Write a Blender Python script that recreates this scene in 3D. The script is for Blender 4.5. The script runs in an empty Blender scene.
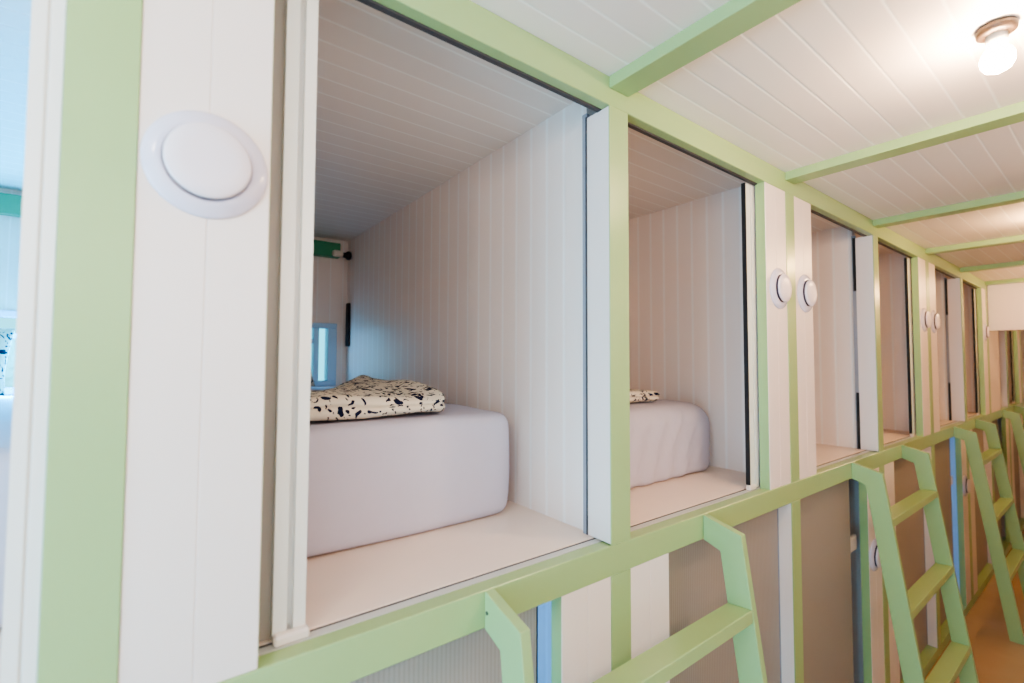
import bpy, bmesh, math, random
from mathutils import Vector, Matrix, noise

C = bpy.context.scene.collection
H = 1.66                       # eye level above the floor; heights below are given from eye level
rnd = random.Random(4)

# measured from the photograph ---------------------------------------------------
X1, W, P = 0.8253, 0.0672, 0.9187          # left edge of the second post, post width, bay pitch
ZC, ZT, ZL, ZB, ZS, ZF = 0.667, 0.598, -0.415, -0.482, -1.622, -1.672
YW = -1.22                                  # opposite side of the corridor
YB = 1.93                                   # back of the berths
PW = 0.150                                  # width of the narrow white panels
def L(k): return X1 + (k - 1) * P
def Rr(k): return L(k) + W

def lin(c):
    c /= 255.0
    return c / 12.92 if c <= 0.04045 else ((c + 0.055) / 1.055) ** 2.4
def rgb(r, g, b): return (lin(r), lin(g), lin(b), 1.0)

# ------------------------------------------------------------------ materials
def new_mat(name):
    m = bpy.data.materials.new(name); m.use_nodes = True
    nt = m.node_tree
    return m, nt, nt.nodes['Principled BSDF']

def plain(name, col, rough=0.5, metal=0.0, spec=0.5, var=0.0, scale=30, bump=0.0, bscale=200, coat=0.0):
    m, nt, b = new_mat(name)
    b.inputs['Base Color'].default_value = col
    b.inputs['Roughness'].default_value = rough
    b.inputs['Metallic'].default_value = metal
    b.inputs['Specular IOR Level'].default_value = spec
    b.inputs['Coat Weight'].default_value = coat
    tc = nt.nodes.new('ShaderNodeTexCoord')
    if var:
        n = nt.nodes.new('ShaderNodeTexNoise'); n.inputs['Scale'].default_value = scale
        n.inputs['Detail'].default_value = 4
        nt.links.new(tc.outputs['Object'], n.inputs['Vector'])
        mx = nt.nodes.new('ShaderNodeMix'); mx.data_type = 'RGBA'
        mx.inputs['A'].default_value = tuple(c * (1 - var) for c in col[:3]) + (1,)
        mx.inputs['B'].default_value = tuple(min(1, c * (1 + var)) for c in col[:3]) + (1,)
        nt.links.new(n.outputs['Fac'], mx.inputs['Factor'])
        nt.links.new(mx.outputs['Result'], b.inputs['Base Color'])
    if bump:
        n2 = nt.nodes.new('ShaderNodeTexNoise'); n2.inputs['Scale'].default_value = bscale
        nt.links.new(tc.outputs['Object'], n2.inputs['Vector'])
        bp = nt.nodes.new('ShaderNodeBump'); bp.inputs['Strength'].default_value = bump
        bp.inputs['Distance'].default_value = 0.002
        nt.links.new(n2.outputs['Fac'], bp.inputs['Height'])
        nt.links.new(bp.outputs['Normal'], b.inputs['Normal'])
    return m

def planks(name, col, line, axis, spacing, offset, width=0.004, rough=0.4, strength=0.35, var=0.03, dist=0.002):
    """white boards with a fine joint every `spacing` along object axis"""
    m, nt, b = new_mat(name)
    b.inputs['Roughness'].default_value = rough
    N, LK = nt.nodes.new, nt.links.new
    tc = N('ShaderNodeTexCoord'); sx = N('ShaderNodeSeparateXYZ'); LK(tc.outputs['Object'], sx.inputs[0])
    def mth(op, a, bb=None, cl=False):
        n = N('ShaderNodeMath'); n.operation = op; n.use_clamp = cl
        for i, v in enumerate((a, bb)):
            if v is None: continue
            if isinstance(v, (int, float)): n.inputs[i].default_value = v
            else: LK(v, n.inputs[i])
        return n.outputs[0]
    q = mth('DIVIDE', mth('SUBTRACT', sx.outputs[axis], offset), spacing)
    f = mth('FRACT', q)
    d = mth('MULTIPLY', mth('MINIMUM', f, mth('SUBTRACT', 1.0, f)), spacing)
    k = mth('SUBTRACT', 1.0, mth('DIVIDE', d, width), True)       # 1 at the joint
    wn = N('ShaderNodeTexWhiteNoise'); wn.noise_dimensions = '1D'; LK(mth('FLOOR', q), wn.inputs['W'])
    ns = N('ShaderNodeTexNoise'); ns.inputs['Scale'].default_value = 3.0; LK(tc.outputs['Object'], ns.inputs['Vector'])
    tone = mth('ADD', mth('MULTIPLY', wn.outputs['Value'], var), mth('MULTIPLY', ns.outputs['Fac'], var))
    cm = N('ShaderNodeMix'); cm.data_type = 'RGBA'
    cm.inputs['A'].default_value = col; cm.inputs['B'].default_value = tuple(c * .8 for c in col[:3]) + (1,)
    LK(tone, cm.inputs['Factor'])
    mx = N('ShaderNodeMix'); mx.data_type = 'RGBA'; mx.inputs['B'].default_value = line
    LK(cm.outputs['Result'], mx.inputs['A']); LK(mth('MULTIPLY', k, 0.9), mx.inputs['Factor'])
    LK(mx.outputs['Result'], b.inputs['Base Color'])
    bp = N('ShaderNodeBump'); bp.invert = True
    bp.inputs['Strength'].default_value = strength; bp.inputs['Distance'].default_value = dist
    LK(k, bp.inputs['Height']); LK(bp.outputs['Normal'], b.inputs['Normal'])
    return m

def leaf_print():
    """cream cotton printed with small dark navy leaves and dots"""
    m, nt, b = new_mat('printed_cotton')
    b.inputs['Roughness'].default_value = 0.9; b.inputs['Specular IOR Level'].default_value = 0.1
    N, LK = nt.nodes.new, nt.links.new
    tc = N('ShaderNodeTexCoord')
    nz = N('ShaderNodeTexNoise'); nz.inputs['Scale'].default_value = 22; LK(tc.outputs['Object'], nz.inputs['Vector'])
    def layer(rot, scl, vs, thr, rand=1.0):
        add = N('ShaderNodeMix'); add.data_type = 'VECTOR'; add.inputs['Factor'].default_value = 0.06
        LK(tc.outputs['Object'], add.inputs['A']); LK(nz.outputs['Color'], add.inputs['B'])
        mp = N('ShaderNodeMapping'); mp.inputs['Rotation'].default_value = rot; mp.inputs['Scale'].default_value = scl
        LK(add.outputs['Result'], mp.inputs['Vector'])
        v = N('ShaderNodeTexVoronoi'); v.inputs['Scale'].default_value = vs; v.inputs['Randomness'].default_value = rand
        LK(mp.outputs['Vector'], v.inputs['Vector'])
        sep = N('ShaderNodeSeparateColor'); LK(v.outputs['Color'], sep.inputs[0])
        t = N('ShaderNodeMath'); t.operation = 'MULTIPLY'; t.inputs[1].default_value = thr; LK(sep.outputs[0], t.inputs[0])
        c = N('ShaderNodeMath'); c.operation = 'LESS_THAN'; LK(v.outputs['Distance'], c.inputs[0]); LK(t.outputs[0], c.inputs[1])
        return c.outputs[0]
    a = layer((0.3, 0.5, 0.6), (1, 2.2, 1.0), 34, 0.47)
    a2 = layer((0.9, -0.4, -0.7), (2.0, 0.9, 1.1), 37, 0.46)
    a3 = layer((0.1, 0.2, 0.0), (1, 1, 1), 64, 0.36)
    mx1 = N('ShaderNodeMath'); mx1.operation = 'MAXIMUM'; LK(a, mx1.inputs[0]); LK(a2, mx1.inputs[1])
    mx2 = N('ShaderNodeMath'); mx2.operation = 'MAXIMUM'; LK(mx1.outputs[0], mx2.inputs[0]); LK(a3, mx2.inputs[1])
    cm = N('ShaderNodeMix'); cm.data_type = 'RGBA'
    cm.inputs['A'].default_value = rgb(226, 214, 194); cm.inputs['B'].default_value = rgb(28, 32, 58)
    LK(mx2.outputs[0], cm.inputs['Factor']); LK(cm.outputs['Result'], b.inputs['Base Color'])
    return m

WHITE = rgb(234, 219, 211)
LINE = rgb(252, 246, 242)  # highlight along the grooves, put into the joint colour
M = {}
M['green'] = plain('green_gloss_paint', rgb(156, 181, 124), 0.28, var=0.03, scale=8, bump=0.05, bscale=60)
M['white'] = plain('white_board', WHITE, 0.35, var=0.015, scale=5)
M['panel'] = planks('white_panel_boards', WHITE, rgb(216, 206, 202), 0, 0.0767, 0.0505, 0.0022, 0.35)
M['wallv_x'] = planks('white_boards_upright', rgb(246, 231, 222), LINE, 0, 0.068, 0.0, 0.0045, 0.45)
M['wallv_y'] = planks('white_boards_upright_side', rgb(246, 231, 222), LINE, 1, 0.068, 0.033, 0.008, 0.45, 0.25, 0.05)
M['ceil'] = planks('white_ceiling_boards', rgb(240, 228, 219), rgb(255, 250, 244), 1, 0.0675, 0.012, 0.0045, 0.5, 0.3, 0.05)  # joints lightened to paint the highlight in the grooves
M['platform'] = plain('pale_wood_board', rgb(240, 219, 204), 0.4, var=0.03, scale=12)
M['alu'] = plain('pale_aluminium', rgb(206, 205, 200), 0.35, 0.15)
M['stile'] = plain('white_aluminium', rgb(232, 230, 224), 0.3, 0.05)
M['dark_gap'] = plain('dark_track', rgb(72, 68, 70), 0.6)
M['grey_track'] = plain('grey_track', rgb(150, 150, 158), 0.5)
M['black'] = plain('black_rubber', rgb(22, 20, 24), 0.6)
M['door'] = planks('grey_reeded_door', rgb(160, 152, 144), rgb(146, 138, 131), 0, 0.009, 0.0, 0.003, 0.5, 0.2, 0.04, 0.0006)
M['leaf'] = plain('sliding_door_leaf', rgb(176, 164, 152), 0.4, var=0.02)
M['sheet'] = plain('lavender_grey_sheet', rgb(197, 191, 203), 0.9, spec=0.15, var=0.02, scale=40, bump=0.15, bscale=500)
M['print'] = leaf_print()
M['vent'] = plain('white_plastic', rgb(214, 206, 220), 0.22)
M['disc'] = plain('white_plastic_disc', rgb(226, 214, 220), 0.3)
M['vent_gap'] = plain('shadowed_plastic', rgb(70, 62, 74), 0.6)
M['bronze'] = plain('dark_bronze', rgb(62, 48, 38), 0.4, 0.3)
M['ceramic'] = plain('white_ceramic', rgb(232, 222, 206), 0.3)
M['deep_green'] = plain('deep_green_paint', rgb(60, 150, 110), 0.4)
M['screw'] = plain('steel_screw', rgb(110, 110, 105), 0.4, 0.8)
M['frame_daylit'] = plain('daylit_window_frame', rgb(190, 216, 240), 0.4)  # blue of the daylight on the frame put into its colour

def floor_mat():
    m, nt, b = new_mat('tan_polished_floor')
    N, LK = nt.nodes.new, nt.links.new
    tc = N('ShaderNodeTexCoord'); n = N('ShaderNodeTexNoise'); n.inputs['Scale'].default_value = 3.5; n.inputs['Detail'].default_value = 6
    LK(tc.outputs['Object'], n.inputs['Vector'])
    mx = N('ShaderNodeMix'); mx.data_type = 'RGBA'; mx.inputs['A'].default_value = rgb(166, 140, 112); mx.inputs['B'].default_value = rgb(188, 160, 130)
    LK(n.outputs['Fac'], mx.inputs['Factor']); LK(mx.outputs['Result'], b.inputs['Base Color'])
    b.inputs['Roughness'].default_value = 0.22
    return m
M['floor'] = floor_mat()

def bulb_mat(name, col, power):
    m, nt, b = new_mat(name)
    b.inputs['Base Color'].default_value = (1, 1, 1, 1)
    b.inputs['Emission Color'].default_value = col
    b.inputs['Emission Strength'].default_value = power
    return m
M['bulb'] = bulb_mat('lit_bulb', (1.0, .70, .44, 1), 350.0)
M['bulb_white'] = bulb_mat('lit_white_bulb', (1.0, .84, .70, 1), 270.0)
M['bulb_warm'] = bulb_mat('lit_warm_bulb', (1.0, .62, .30, 1), 430.0)
def glass_mat(name, col):
    m, nt, b = new_mat(name)
    out = nt.nodes['Material Output']
    tr = nt.nodes.new('ShaderNodeBsdfTransparent'); tr.inputs[0].default_value = col
    gl = nt.nodes.new('ShaderNodeBsdfGlossy'); gl.inputs['Roughness'].default_value = 0.02
    fr = nt.nodes.new('ShaderNodeFresnel'); mix = nt.nodes.new('ShaderNodeMixShader')
    nt.links.new(fr.outputs[0], mix.inputs[0]); nt.links.new(tr.outputs[0], mix.inputs[1]); nt.links.new(gl.outputs[0], mix.inputs[2])
    nt.links.new(mix.outputs[0], out.inputs['Surface'])
    return m
M['glass'] = glass_mat('window_glass', (0.55, 0.86, 0.80, 1))

# ------------------------------------------------------------------ mesh helpers
def box(bm, x0, x1, y0, y1, z0, z1, bev=0.0, seg=1):
    r = bmesh.ops.create_cube(bm, size=1.0)
    bmesh.ops.transform(bm, matrix=Matrix.Translation(((x0 + x1) / 2, (y0 + y1) / 2, (z0 + z1) / 2 + H)) @
                        Matrix.Diagonal((x1 - x0, y1 - y0, z1 - z0, 1)), verts=r['verts'])
    if bev:
        es = list({e for v in r['verts'] for e in v.link_edges})
        bmesh.ops.bevel(bm, geom=es, offset=bev, segments=seg, affect='EDGES', profile=0.5)
def prism(bm, pts, x0, x1, bev=0.0):
    """polygon in (y, z from eye level) extruded along x"""
    a = [bm.verts.new((x0, y, z + H)) for y, z in pts]; b = [bm.verts.new((x1, y, z + H)) for y, z in pts]
    n = len(pts); fs = [bm.faces.new(a), bm.faces.new(b[::-1])]
    for i in range(n): fs.append(bm.faces.new((a[i], b[i], b[(i + 1) % n], a[(i + 1) % n])))
    bmesh.ops.recalc_face_normals(bm, faces=fs)
    if bev:
        es = [e for e in {e for v in a + b for e in v.link_edges}]
        bmesh.ops.bevel(bm, geom=es, offset=bev, segments=1, affect='EDGES')
def profile_z(bm, pts, z0, z1):
    """polygon in (x, y) extruded upright"""
    a = [bm.verts.new((x, y, z0 + H)) for x, y in pts]; b = [bm.verts.new((x, y, z1 + H)) for x, y in pts]
    n = len(pts); fs = [bm.faces.new(a), bm.faces.new(b[::-1])]
    for i in range(n): fs.append(bm.faces.new((a[i], b[i], b[(i + 1) % n], a[(i + 1) % n])))
    bmesh.ops.recalc_face_normals(bm, faces=fs)
def lathe(bm, prof, axis='y', n=48, c=(0, 0, 0)):
    rings = []
    for r, h in prof:
        ring = []
        for i in range(n):
            t = 2 * math.pi * i / n
            if axis == 'y': co = (c[0] + r * math.cos(t), c[1] + h, c[2] + H + r * math.sin(t))
            elif axis == 'z': co = (c[0] + r * math.cos(t), c[1] + r * math.sin(t), c[2] + H + h)
            else: co = (c[0] + h, c[1] + r * math.cos(t), c[2] + H + r * math.sin(t))
            ring.append(bm.verts.new(co))
        rings.append(ring)
    for a, b in zip(rings, rings[1:]):
        for i in range(n): bm.faces.new((a[i], a[(i + 1) % n], b[(i + 1) % n], b[i]))
    if prof[0][0] > 1e-5: bm.faces.new(rings[0][::-1])
    if prof[-1][0] > 1e-5: bm.faces.new(rings[-1])
    bmesh.ops.remove_doubles(bm, verts=bm.verts, dist=1e-6)
    bmesh.ops.recalc_face_normals(bm, faces=bm.faces)

def link(name, bm, m, parent=None, smooth=False):
    me = bpy.data.meshes.new(name); o = bpy.data.objects.new(name, me); C.objects.link(o)
    if parent is not None:
        q, off = parent, Vector((0, 0, 0))
        while q is not None: off += q.location; q = q.parent
        bmesh.ops.translate(bm, verts=bm.verts, vec=-off)
        o.parent = parent
    bm.to_mesh(me); bm.free(); me.materials.append(M[m])
    if smooth:
        for p in me.polygons: p.use_smooth = True
    return o
def settle(o):
    """put the origin of a one-mesh thing at its base"""
    me = o.data
    vs = [v.co for v in me.vertices]
    b = Vector(((min(v.x for v in vs) + max(v.x for v in vs)) / 2, (min(v.y for v in vs) + max(v.y for v in vs)) / 2, min(v.z for v in vs)))
    me.transform(Matrix.Translation(-b)); o.location = b
    return o
def struct(name, bm, m, parent=None, smooth=False):
    o = link(name, bm, m, parent, smooth)
    if parent is None: o['kind'] = 'structure'
    return o
def sbox(name, m, *a, parent=None, **k):
    bm = bmesh.new(); box(bm, *a, **k); return struct(name, bm, m, parent)
TN = [0]
def trim(m, *a, **k):
    TN[0] += 1; return sbox('trim_%d' % TN[0], m, *a, **k)
def tag(o, label, cat, group=None):
    o['label'] = label; o['category'] = cat
    if group: o['group'] = group
    return o
def thing(name, loc, label, cat, group=None):
    o = bpy.data.objects.new(name, None); C.objects.link(o); o.empty_display_size = 0.05
    o.location = (loc[0], loc[1], loc[2] + H)
    return tag(o, label, cat, group)

# ------------------------------------------------------------------ room shell
XA, XE = -1.95, 8.4
NB = 8
sbox('floor', 'floor', XA, XE, YW - .1, YB + .1, ZF - .1, ZF)
sbox('ceiling', 'ceil', XA, XE, YW - .1, YB + .1, ZC, ZC + .1)
def holed(name, m, x0, x1, y0, y1, z0, z1, holes):
    bm = bmesh.new()
    xs = sorted({x0, x1, *[h[0] for h in holes], *[h[1] for h in holes]})
    for a, b in zip(xs, xs[1:]):
        cur = z0
        for h in sorted([h for h in holes if h[0] <= a and h[1] >= b], key=lambda h: h[2]):
            if h[2] > cur: box(bm, a, b, y0, y1, cur, h[2])
            cur = h[3]
        if cur < z1: box(bm, a, b, y0, y1, cur, z1)
    return struct(name, bm, m)
WIN = [(-0.62, -0.30, -0.14, 0.19), (0.40, 0.785, -0.14, 0.20)]
holed('wall_back', 'wallv_x', XA, XE, YB, YB + .08, ZF, ZC, WIN)
sbox('wall_front', 'wallv_x', XA, XE, YW - .08, YW, ZF, ZC)
sbox('wall_right', 'white', XE - .08, XE, YW, YB, ZF, ZC)
bm = bmesh.new()                                       # end wall behind the photographer, with its window opening
for a in ((YW, -1.08, ZF, ZC), (-.12, YB, ZF, ZC), (-1.08, -.12, ZF, -.9), (-1.08, -.12, .55, ZC)):
    box(bm, XA, XA + .08, a[0], a[1], a[2], a[3])
struct('wall_left', bm, 'white')
sbox('wall_row_end', 'panel', XA + .08, Rr(-1), 0.0, 0.05, ZF, ZC)

# window behind the photographer
w = sbox('window_3', 'frame_daylit', XA, XA + .08, -1.08, -.12, -.9, -.86)
for a in ((-1.08, -.12, .51, .55), (-1.08, -1.04, -.86, .51), (-.16, -.12, -.86, .51), (-.62, -.58, -.86, .51)):
    sbox('window_frame', 'frame_daylit', XA, XA + .08, *a, parent=w)
sbox('pane', 'glass', XA + .03, XA + .036, -1.04, -.16, -.86, .51, parent=w)

# small windows at the foot of the near berths
for i, (a, b, c, d) in enumerate(WIN):
    bm = bmesh.new()
    t = .028
    for q in ((a, b, c, c + t), (a, b, d - t, d), (a, a + t, c + t, d - t), (b - t - .02, b, c + t, d - t)):
        box(bm, q[0], q[1], YB - .012, YB + .05, q[2], q[3], bev=.003)
    w = struct('window_%d' % (i + 1), bm, 'frame_daylit')
    bm = bmesh.new()
    mx = b - .105
    for q in ((mx - .014, mx + .014, c + t, d - t), (mx - .10, mx - .014, d - .11, d - .09)):
        box(bm, q[0], q[1], YB - .004, YB + .045, q[2], q[3], bev=.002)
    struct('window_mullion', bm, 'frame_daylit', w)
    sbox('pane', 'glass', a + t, b - t, YB + .02, YB + .026, c + t, d - t, parent=w)

# ------------------------------------------------------------------ bunk framework
# platform of the upper berths and panels between the berths
sbox('floor_upper_berth', 'platform', Rr(-1) - .02, XE - .1, .0555, YB, ZB + .01, ZL + .003)
for k in range(-1, NB + 1):
    xc = L(k) + .015
    for z0, z1 in ((ZF, ZB + .01), (ZL + .003, ZC)):
        sbox('wall_divider', 'wallv_y', xc, xc + .036, .087, YB, z0, z1)
# continuous green beams
trim('green', Rr(-1) - W, XE - .1, 0.0, .026, ZT, ZC, bev=.0015)
trim('green', Rr(-1) - W, XE - .1, 0.0, .033, ZB, ZL, bev=.0015)
trim('green', Rr(-1) - W, XE - .1, 0.0, .085, ZF, ZS, bev=.002)
# sliding tracks: pale strip on the beam, dark slot behind it
trim('alu', Rr(-1), XE - .1, .033, .0490, ZB + .01, ZL + .001)
trim('dark_gap', Rr(-1), XE - .1,   .0490, .0555, ZB + .01, ZL + .0005)
trim('dark_gap', Rr(-1), XE - .1, .026, .038, ZT - .003, ZC)
trim('dark_gap', Rr(-1), XE - .1, .033, .085, ZB + .002, ZB + .01)

for k in range(-1, NB + 1):
    x0, x1 = L(k), Rr(k)
    # green post front, upper and lower, with white lining on the berth side
    trim('green', x0, x1, .0, .003, ZL, ZT, bev=.0008)
    trim('green', x0, x1, .0, .003, ZS, ZB, bev=.0008)
    odd = k % 2 == 1
    trim('white', x0 + .0004, x1 - .0004, .003, .072, ZL + .0035, ZT - .002)
    trim('white', x0 + .0004, x1 - .0004, .003, .087, ZS, ZB)
    # ceiling beam over the corridor
    trim('green', x0, x1, YW, 0.0, ZC - .029, ZC, bev=.0015)

DN = [0]
def dname():
    DN[0] += 1; return 'door_%d' % DN[0]
def panel(xa, xb, z0, z1, green_side):
    """narrow fixed board panel, front flush with the posts; green return on the opening side"""
    TN[0] += 1
    bm = bmesh.new(); n = 2; wd = (xb - xa) / n
    for i in range(n): box(bm, xa + i * wd, xa + (i + 1) * wd, .0015, .026, z0, z1, bev=.0012)
    o = struct('trim_%d' % TN[0], bm, 'white')
    x = xa if green_side < 0 else xb
    s = -.0006 if green_side < 0 else .0006
    sbox('edge_strip', 'green', min(x, x + s), max(x, x + s), .003, .033, z0, z1, parent=o)
    return o

def stile_profile(xa, xb, ya, yb, rib):
    return [(xa, ya), (xa + .026, ya), (xa + .026, ya + .012), (xb - .018, ya + .012), (xb - .018, ya - rib), (xb, ya - rib), (xb, yb), (xa, yb)]

for k in range(1, NB + 1):
    odd = k % 2 == 1
    a, b = Rr(k - 1), L(k)                       # bay between posts
    if odd:
        # ---- upper: panel on the left, opening, closing jamb on the right
        pw = .1455 if k == 1 else PW if k != 7 else .46
        panel(a, a + pw, ZL, ZT, +1)
        if k in (1, 7):                           # leaf of the open sliding door peeping out from behind the panel
            e = a + pw + (.0705 if k == 1 else .10)
            bm = bmesh.new(); profile_z(bm, [(e - .045, .048), (e - .026, .048), (e - .026, .060), (e - .017, .060), (e - .017, .048), (e, .048), (e, .072), (e - .045, .072)], ZL + .004, ZT - .005)
            d = struct(dname(), bm, 'stile')
            d2 = sbox('door_leaf', 'leaf', a + .004, e - .045, .062, .072, ZL + .004, ZT - .005, parent=d)
            sbox('guide_block', 'white', e - .045, e + .004, .034, .050, ZL + .001, ZL + .016, bev=.003, parent=d)
        else:
            sbox(dname(), 'leaf', a + .004, a + pw - .004, .060, .072, ZL + .004, ZT - .005)
        TN[0] += 1
        o = sbox('trim_%d' % TN[0], 'grey_track', b - .0005, b + .010, .072, .087, ZL + .0035, ZT + .01)
        if k >= 3:
            for z0, z1 in ((ZL + .004, ZL + .27), (.34, ZT)):
                sbox('rubber_seal', 'black', b - .0015, b + .006, .071, .083, z0, z1, parent=o)
        else:
            sbox('rubber_seal', 'dark_gap', b - .002, b + .006, .0715, .0755, ZL + .004, ZT, parent=o)
        # ---- lower: sliding door on the left, slightly open, panel on the right
        pl = b - PW if k != 3 else b - .165
        panel(pl, b, ZS, ZB, -1)
        gap = .030 if k == 1 else .075
        bm = bmesh.new(); box(bm, a + .001, pl - gap, .046, .070, ZS + .003, ZB + .002, bev=.001)
        d = struct(dname(), bm, 'door')
        sbox('rubber_seal', 'black', pl - gap, pl - gap + .005, .048, .068, ZS + .003, ZB + .002, parent=d)
        sbox('latch', 'white', pl - gap + .005, pl + .02, .050, .066, -.835, -.770, bev=.004, parent=d)
    else:
        # ---- upper: opening, black-edged stile, green edge, panel on the right
        pl = b - PW
        panel(pl, b, ZL, ZT, -1)
        e = pl - .053
        bm = bmesh.new(); profile_z(bm, [(e, .040), (e + .030, .040), (e + .030, .044), (e + .036, .044), (e + .036, .040), (b - .02, .040), (b - .02, .052), (e, .052)], ZL + .004, ZT - .005)
        d = struct(dname(), bm, 'stile')
        sbox('rubber_seal', 'black', e - .003, e, .039, .0525, ZL + .016, ZT - .005, parent=d)
        sbox('guide_block', 'white', e - .012, e + .03, .034, .050, ZL + .001, ZL + .016, bev=.003, parent=d)
        # ---- lower: panel on the left, closed sliding door
        panel(a, a + PW, ZS, ZB, +1)
        bm = bmesh.new(); box(bm, a + PW - .02, b - .004, .046, .070, ZS + .003, ZB + .002, bev=.001)
        d = struct(dname(), bm, 'door')
        sbox('rubber_seal', 'grey_track', b - .004, b, .044, .072, ZS + .003, ZB + .002, parent=d)
# bay 0: only its right-hand lining shows
b = L(0)
TN[0] += 1
bm = bmesh.new(); profile_z(bm, [(b - .0285, .004), (b - .016, .004), (b - .014, .007), (b - .012, .004), (b - .001, .004), (b - .001, .06), (b - .0285, .06)], ZL + .004, ZT)
struct('trim_%d' % TN[0], bm, 'stile')
bm = bmesh.new(); box(bm, Rr(-1) + .001, b - .001, .046, .070, ZS + .003, ZB + .002, bev=.001)
struct(dname(), bm, 'door')

# header wall crossing the corridor beyond the sixth bay
sbox('wall_header', 'white', Rr(6) + .005, Rr(6) + .10, YW, -.001, .262, ZC - .001, bev=.002)

# green rails on the back wall of the near berths
for k in (0, 1):
    xr = L(k) - .04
    trim('deep_green', Rr(k - 1) + .02, xr, YB - .05, YB - .001, .560, .638, bev=.003)

# ------------------------------------------------------------------ disc vents
def vent(x, z, label):
    x += .002
    sc = lambda prof: [(r_ * .96, h_) for r_, h_ in prof]
    t = thing('disc_vent', (x, .0015, z), label, 'vent', 'round disc vents on the panels')
    bm = bmesh.new(); lathe(bm, sc([(.0725, .0), (.0723, -.0025), (.0705, -.0042), (.060, -.0085), (.0525, -.0115), (.0512, -.011), (.0495, -.007), (0, -.006)]), c=(x, .0015, z))
    link('flange', bm, 'vent', t, True)
    bm = bmesh.new(); lathe(bm, sc([(.030, -.0155), (.0475, -.0158), (.0495, -.0168), (.0500, -.0185), (.0492, -.0205), (.0465, -.0222), (.030, -.0236), (.0, -.024)]), c=(x, .0015, z))
    link('disc', bm, 'disc', t, True)
    bm = bmesh.new(); lathe(bm, sc([(0, -.0062), (.0482, -.0062), (.0482, -.0156), (0, -.0156)]), c=(x, .0015, z))
    link('gap_shade', bm, 'vent_gap', t)  # dark drum painting the shade in the gap under the disc
    return t
vent(.044, .253, 'large round white disc vent on the panel right of the broad near post')
vent(Rr(1) + P - W - .075 + .013, .249, 'round white disc vent left of the thin green post, beside the second berth opening')
vent(Rr(2) + .082, .251, 'round white disc vent right of the thin green post, left of the third berth opening')
vent(L(4) - .065, .245, 'small far disc vent right of the fourth berth opening, left one of its pair')
vent(Rr(4) + .075, .245, 'small far disc vent left of the fifth berth opening, right one of its pair')
vent(L(6) - .07, .245, 'farthest tiny disc vent high on the last panel before the white header wall')
vent(L(3) - .095, -.856, 'disc vent on the lower white panel behind the left rail of the middle ladder')
vent(L(5) - .088, -.838, 'disc vent on the lower white panel behind the left rail of the far ladder')

# ------------------------------------------------------------------ ladders
SL = .1446
def ladder(xa, xb, label, screws=False, zf=ZF):
    t = thing('bunk_ladder', ((xa + xb) / 2, -.12, ZF), label, 'ladder', 'green bunk ladders along the corridor')
    th = .021
    zb = zf
    prof = [(0.0, -.4165), (-.104, -.4435), (-.104 - SL * (-.4435 - zb), zb), (-.0475 - SL * (-.4985 - zb), zb), (-.0475, -.4985), (-.0005, -.4825)]
    for s, x0 in ((0, xa), (1, xb)):
        bm = bmesh.new(); prism(bm, prof, x0, x0 + th, bev=.0012)
        o = link('side_rail', bm, 'green', t)
        if screws and s == 0:
            for y, z in ((-.008, -.452),):
                bm = bmesh.new(); lathe(bm, [(0, -.0012), (.0035, -.0012), (.0035, .001), (0, .001)], 'x', 12, c=(x0, y, z))
                link('screw', bm, 'screw', o)
    for z in (-.620, -.957, -1.300):
        yo = -.104 - SL * (-.4435 - z); yi = -.0475 - SL * (-.4985 - z)
        bm = bmesh.new(); prism(bm, [(yi, z - .004), (yo, z + .002), (yo - .002, z - .028), (yi - .002, z - .034)], xa + th - .0005, xb + .0005, bev=.0015)
        link('tread', bm, 'green', t)
    return t
ladder(.484, 1.197, 'nearest green wooden ladder at the bottom of the photo, below the first two berths', True)
ladder(2.308, 3.005, 'middle green wooden ladder hooked on the lower beam, blue-green left rail facing the camera')
ladder(4.141, 4.825, 'far olive green ladder standing on the tan floor, left rail crossing a blue gap')
ladder(5.995, 6.69, 'farthest green ladder cut off by the right edge, under the white header wall')

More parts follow.
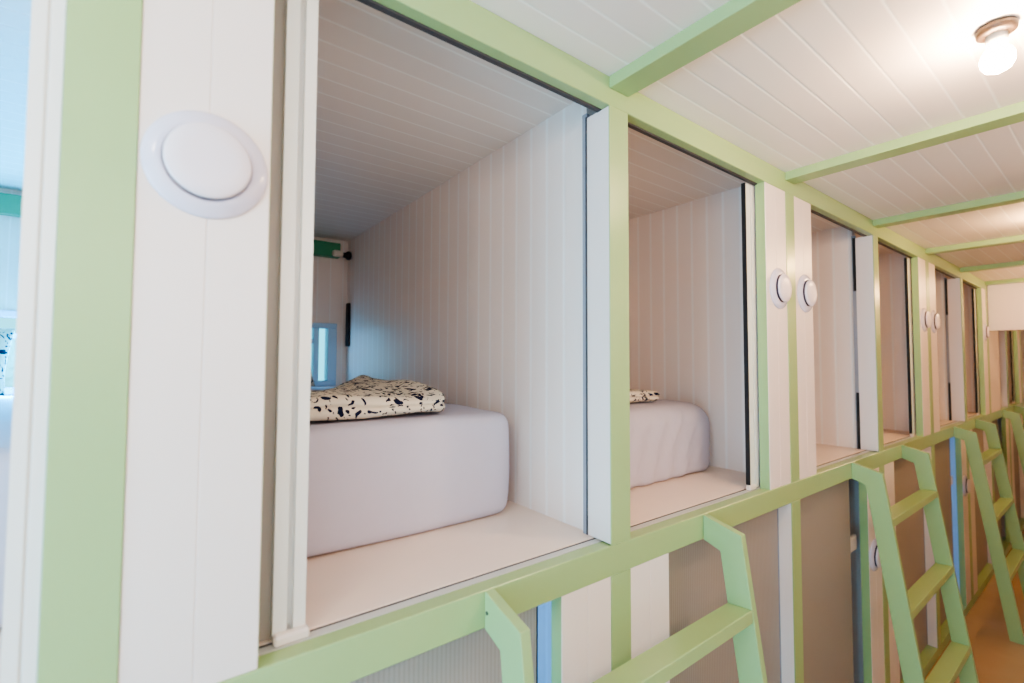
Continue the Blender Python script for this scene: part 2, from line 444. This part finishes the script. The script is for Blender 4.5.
# ------------------------------------------------------------------ bedding
def soft_box(bm, x0, x1, y0, y1, z0, z1, rv, rh, cuts=22, amp=0.004, freq=9.0, seed=0.0, bulge=0.0, wr=None):
    """rounded, slightly uneven block"""
    bmesh.ops.create_cube(bm, size=2.0)
    bmesh.ops.subdivide_edges(bm, edges=bm.edges[:], cuts=cuts, use_grid_fill=True)
    cx, cy, cz = (x0 + x1) / 2, (y0 + y1) / 2, (z0 + z1) / 2
    hx, hy, hz = (x1 - x0) / 2, (y1 - y0) / 2, (z1 - z0) / 2
    for v in bm.verts:
        def warp(u, h, r):                        # denser rows towards the rim
            s = 1 if u >= 0 else -1; a = abs(u)
            return s * h * (1 - (1 - a) ** 1.7)
        rh_ = rh if v.co.z > 0 else min(rh, .022)
        p = Vector((warp(v.co.x, hx, rv), warp(v.co.y, hy, rv), warp(v.co.z, hz, rh)))
        # round upright edges
        qx, qy = max(abs(p.x) - (hx - rv), 0), max(abs(p.y) - (hy - rv), 0)
        if qx > 0 and qy > 0:
            m = max(qx, qy); l = math.hypot(qx, qy); f = m / l
            p.x = math.copysign(hx - rv + qx * f, p.x); p.y = math.copysign(hy - rv + qy * f, p.y)
        qz = max(abs(p.z) - (hz - rh_), 0)
        sx, sy = hx - abs(p.x), hy - abs(p.y)
        # distance to side surface
        qx, qy = max(abs(p.x) - (hx - rv), 0), max(abs(p.y) - (hy - rv), 0)
        side = min(rv - math.hypot(qx, qy) if (qx > 0 and qy > 0) else min(sx, sy), min(sx, sy) if not (qx > 0 and qy > 0) else 9)
        qs = max(rh_ - side, 0)
        if qz > 0 and qs > 0:
            m = max(qz, qs); l = math.hypot(qz, qs); f = m / l
            dz, ds = qz * f, qs * f
            p.z = math.copysign(hz - rh_ + dz, p.z)
            k = (qs - ds)
            if qx > 0 and qy > 0:
                l2 = math.hypot(qx, qy); p.x -= math.copysign(k * qx / l2, p.x); p.y -= math.copysign(k * qy / l2, p.y)
            elif sx < sy: p.x -= math.copysign(k, p.x)
            else: p.y -= math.copysign(k, p.y)
        w = Vector((p.x + cx, p.y + cy, p.z + cz))
        nv = noise.noise_vector((w + Vector((seed, 0, 0))) * freq) * amp + noise.noise_vector((w + Vector((0, seed, 3))) * freq * 2.6) * amp * .4
        if bulge:
            b = 1 - (p.z / hz) ** 2
            if sx < .5 * hx: w.x += math.copysign(bulge * b, p.x) * max(0, 1 - sx / .1)
            if sy < .5 * hy: w.y += math.copysign(bulge * b, p.y) * max(0, 1 - sy / .1)
        if wr: w += wr(w)
        v.co = w + nv + Vector((0, 0, H))
    bmesh.ops.recalc_face_normals(bm, faces=bm.faces)

def mattress(x0, x1, y0, rv, label, seed, wr=None, bulge=.006, top=-.140, rh=.030):
    bm = bmesh.new(); soft_box(bm, x0, x1, y0, YB - .06, ZL + .004, top, rv, rh, amp=.003, freq=7, seed=seed, bulge=bulge, wr=wr, cuts=22 if wr is None else 60)
    o = settle(link('mattress', bm, 'sheet', None, True))
    return tag(o, label, 'mattress', 'mattresses in lavender grey fitted sheets')
def sag(w):
    d = max(0, 1 - abs(w.y - .256) / .10) * min(1, max(0, (1.63 - w.x) / .14))
    return Vector((0, d * (.0055 * math.sin((w.x - w.z * .5 + .02 * math.sin(w.z * 17)) * 66) + .003 * math.sin((w.x - w.z * .75) * 121 + 1)), 0))
mattress(.0, .785, .306, .055, 'smooth lavender grey mattress in the large nearest berth, carrying the folded duvet', 1.0)
mattress(.935, 1.748, .256, .11, 'mattress with creased sheet in the second berth from the left', 5.0, sag, .004, -.160, .075)
mattress(L(-1) + .12, -.13, .31, .055, 'mattress in the blue lit berth at the left edge', 9.0)

def duvet(x0, x1, y0, y1, z0, h, label, seed):
    bm = bmesh.new()
    def wr(w):
        t = (w.y - y0) / (y1 - y0)
        up = max(0, (w.z - z0) / h)
        q = max(0, (w.x - x0) / (x1 - x0))
        dz = up * (.007 * math.sin(w.x * 19 + 1.3 + t * 3) + .006 * math.sin(w.x * 9 + t * 8) + .022 * math.exp(-((q - .85) / .25) ** 2) * t - .012 * (1 - q))
        dy = .03 * math.sin(w.x * 6 + seed) * (1 - t) + .46 * max(0, (w.x - x0) / (x1 - x0)) ** 4 * t
        crease = -.010 * math.exp(-((w.z - z0 - h * .47) / (h * .10)) ** 2) 
        if w.y < y0 + .05: dy -= crease
        return Vector((.10 * t * max(0, q - .6), dy, dz))
    soft_box(bm, x0, x1, y0, y1, z0, z0 + h, .035, h * .48, amp=.006, freq=12, seed=seed, wr=wr)
    zm = min(v.co.z for v in bm.verts)
    for v in bm.verts:
        v.co.z = max(v.co.z, z0 + H + .0005)
    return tag(settle(link('duvet', bm, 'print', None, True)), label, 'duvet', 'folded leaf print duvets')
duvet(.03, .615, .362, .67, -.135, .058, 'folded cream duvet with dark leaf print on the nearest mattress', 2.0)
duvet(1.0, 1.56, .36, .85, -.155, .042, 'folded cream printed duvet on the second mattress, mostly hidden by the green post', 6.0)

def pillow(x0, x1, z0, z1, y, label, seed, lean=.12):
    bm = bmesh.new(); bmesh.ops.create_cube(bm, size=2.0)
    bmesh.ops.subdivide_edges(bm, edges=bm.edges[:], cuts=16, use_grid_fill=True)
    for v in bm.verts:
        a, t, c = v.co.x, v.co.y, v.co.z
        th = .055 * ((1 - a ** 4) * (1 - c ** 4)) ** .5 + .004
        pin = 1 - .05 * (1 - a * a) * (abs(c) ** 3); pin2 = 1 - .05 * (1 - c * c) * (abs(a) ** 3)
        x = (x0 + x1) / 2 + a * (x1 - x0) / 2 * pin2; z = (z0 + z1) / 2 + c * (z1 - z0) / 2 * pin
        w = Vector((x, y + t * th + lean * (c + 1) / 2, z))
        v.co = w + noise.noise_vector((w + Vector((seed, 0, 0))) * 9) * .008 + Vector((0, 0, H))
    bmesh.ops.recalc_face_normals(bm, faces=bm.faces)
    return tag(settle(link('pillow', bm, 'print', None, True)), label, 'pillow', 'leaf print pillows at the back of the berths')
pillow(.10, .616, -.130, .150, 1.70, 'printed pillow propped before the small window of the nearest berth', 3.0)
pillow(-.82, -.425, -.130, .110, 1.68, 'printed pillow in the blue lit berth at the left edge of the photo', 8.0)

# ------------------------------------------------------------------ small fittings in the nearest berth
t = thing('reading_lamp', (.775, YB - .07, .575), 'small white and black reading lamp on the green rail in the nearest berth', 'lamp')
bm = bmesh.new(); box(bm, .738, .792, YB - .085, YB - .0505, .560, .592, bev=.008, seg=2); link('lamp_head', bm, 'ceramic', t)
bm = bmesh.new(); lathe(bm, [(.012, 0), (.014, .006), (.014, .018), (.022, .020), (.024, .026), (.024, .036), (.019, .0405), (0, .0405)], 'x', 24, c=(.792, YB - .07, .572)); link('swivel_joint', bm, 'black', t, True)
t = tag(settle(sbox('coat_strip', 'black', .826, .8402, 1.862, 1.905, .075, .315, bev=.005)), 'slim upright black strip on the side wall deep in the nearest berth', 'strip')
del t['kind']

# ------------------------------------------------------------------ ceiling lamps
def ceiling_lamp(x, y, label, mat, group=None):
    t = thing('ceiling_lamp', (x, y, ZC), label, 'lamp', group)
    bm = bmesh.new(); lathe(bm, [(0, 0), (.029, 0), (.031, -.005), (.030, -.014), (.024, -.018), (.0, -.018)], 'z', 40, c=(x, y, ZC - .0005)); link('base', bm, 'bronze', t, True)
    bm = bmesh.new(); lathe(bm, [(0, -.0182), (.016, -.0182), (.0165, -.030), (.0155, -.038), (.013, -.039), (0, -.039)], 'z', 32, c=(x, y, ZC)); link('socket', bm, 'ceramic', t, True)
    bm = bmesh.new(); lathe(bm, [(0, -.0392), (.011, -.0392), (.013, -.044), (.020, -.051), (.0242, -.060), (.0255, -.068), (.0242, -.077), (.019, -.086), (.010, -.0915), (0, -.093)], 'z', 32, c=(x, y, ZC)); link('bulb', bm, mat, t, True)
ceiling_lamp(1.310, -.575, 'glowing bare bulb on a dark round base on the white boarded ceiling', 'bulb')
for x, m in ((-.53, 'bulb_white'), (3.15, 'bulb_warm'), (4.99, 'bulb_warm'), (6.5, 'bulb_warm')):
    ceiling_lamp(x, -.575, 'bare bulb on a dark base outside the picture, lighting the corridor', m, 'bare bulbs out of the picture')

# ------------------------------------------------------------------ light
def area(name, loc, rot, sx, sy, power, col):
    l = bpy.data.lights.new(name, 'AREA'); l.shape = 'RECTANGLE'; l.size = sx; l.size_y = sy; l.energy = power; l.color = col
    o = bpy.data.objects.new(name, l); C.objects.link(o); o.location = (loc[0], loc[1], loc[2] + H); o.rotation_euler = rot
    return o
PI = math.pi
area('window_daylight', (XA + .12, -.6, -.40), (0, -PI / 2, 0), 1.3, .95, 48, (.30, .66, 1.0))
area('berth_window_daylight', (-.46, YB - .03, .03), (-PI / 2, 0, 0), .28, .28, 26, (0, .45, 1.0))
area('berth_window_daylight', (.70, YB - .03, .03), (-PI / 2, 0, 0), .14, .28, .35, (.18, .55, 1.0))
for k, q in ((1, 24), (5, 12)):
    area('lower_berth_light', (L(k) - .45, YB - .05, -.9), (-PI / 2, 0, 0), .6, .9, q, (.08, .36, 1.0))
area('corridor_fill', (.6, YW + .03, .3), (PI / 2, 0, 0), 3.0, .5, 9.5, (1.0, .79, .68))  # soft warm fill added along the opposite wall, no opening there
wd = bpy.data.worlds.new('sky'); bpy.context.scene.world = wd; wd.use_nodes = True
wd.node_tree.nodes['Background'].inputs[0].default_value = (.30, .68, 1.0, 1)
wd.node_tree.nodes['Background'].inputs[1].default_value = 2.2

# ------------------------------------------------------------------ camera
cd = bpy.data.cameras.new('camera'); cam = bpy.data.objects.new('camera', cd); C.objects.link(cam)
r = Vector((.7980112, -.6026304, .00383703)); u = Vector((-.02774235, -.03037505, .9991535)); f = Vector((.60200373, .79744213, .04095801))
mt = Matrix((r, u, -f)).transposed().to_4x4(); mt.translation = (0, -.72, H)
cam.matrix_world = mt
cd.sensor_width = 36; cd.sensor_fit = 'HORIZONTAL'; cd.lens = 469.523 / 1024 * 36
cd.clip_start = .01
cd.dof.use_dof = True; cd.dof.focus_distance = 1.35; cd.dof.aperture_fstop = 2.4
bpy.context.scene.camera = cam

sc = bpy.context.scene
sc.view_settings.view_transform = 'AgX'
sc.view_settings.look = 'AgX - Medium High Contrast'
sc.view_settings.exposure = 0.62
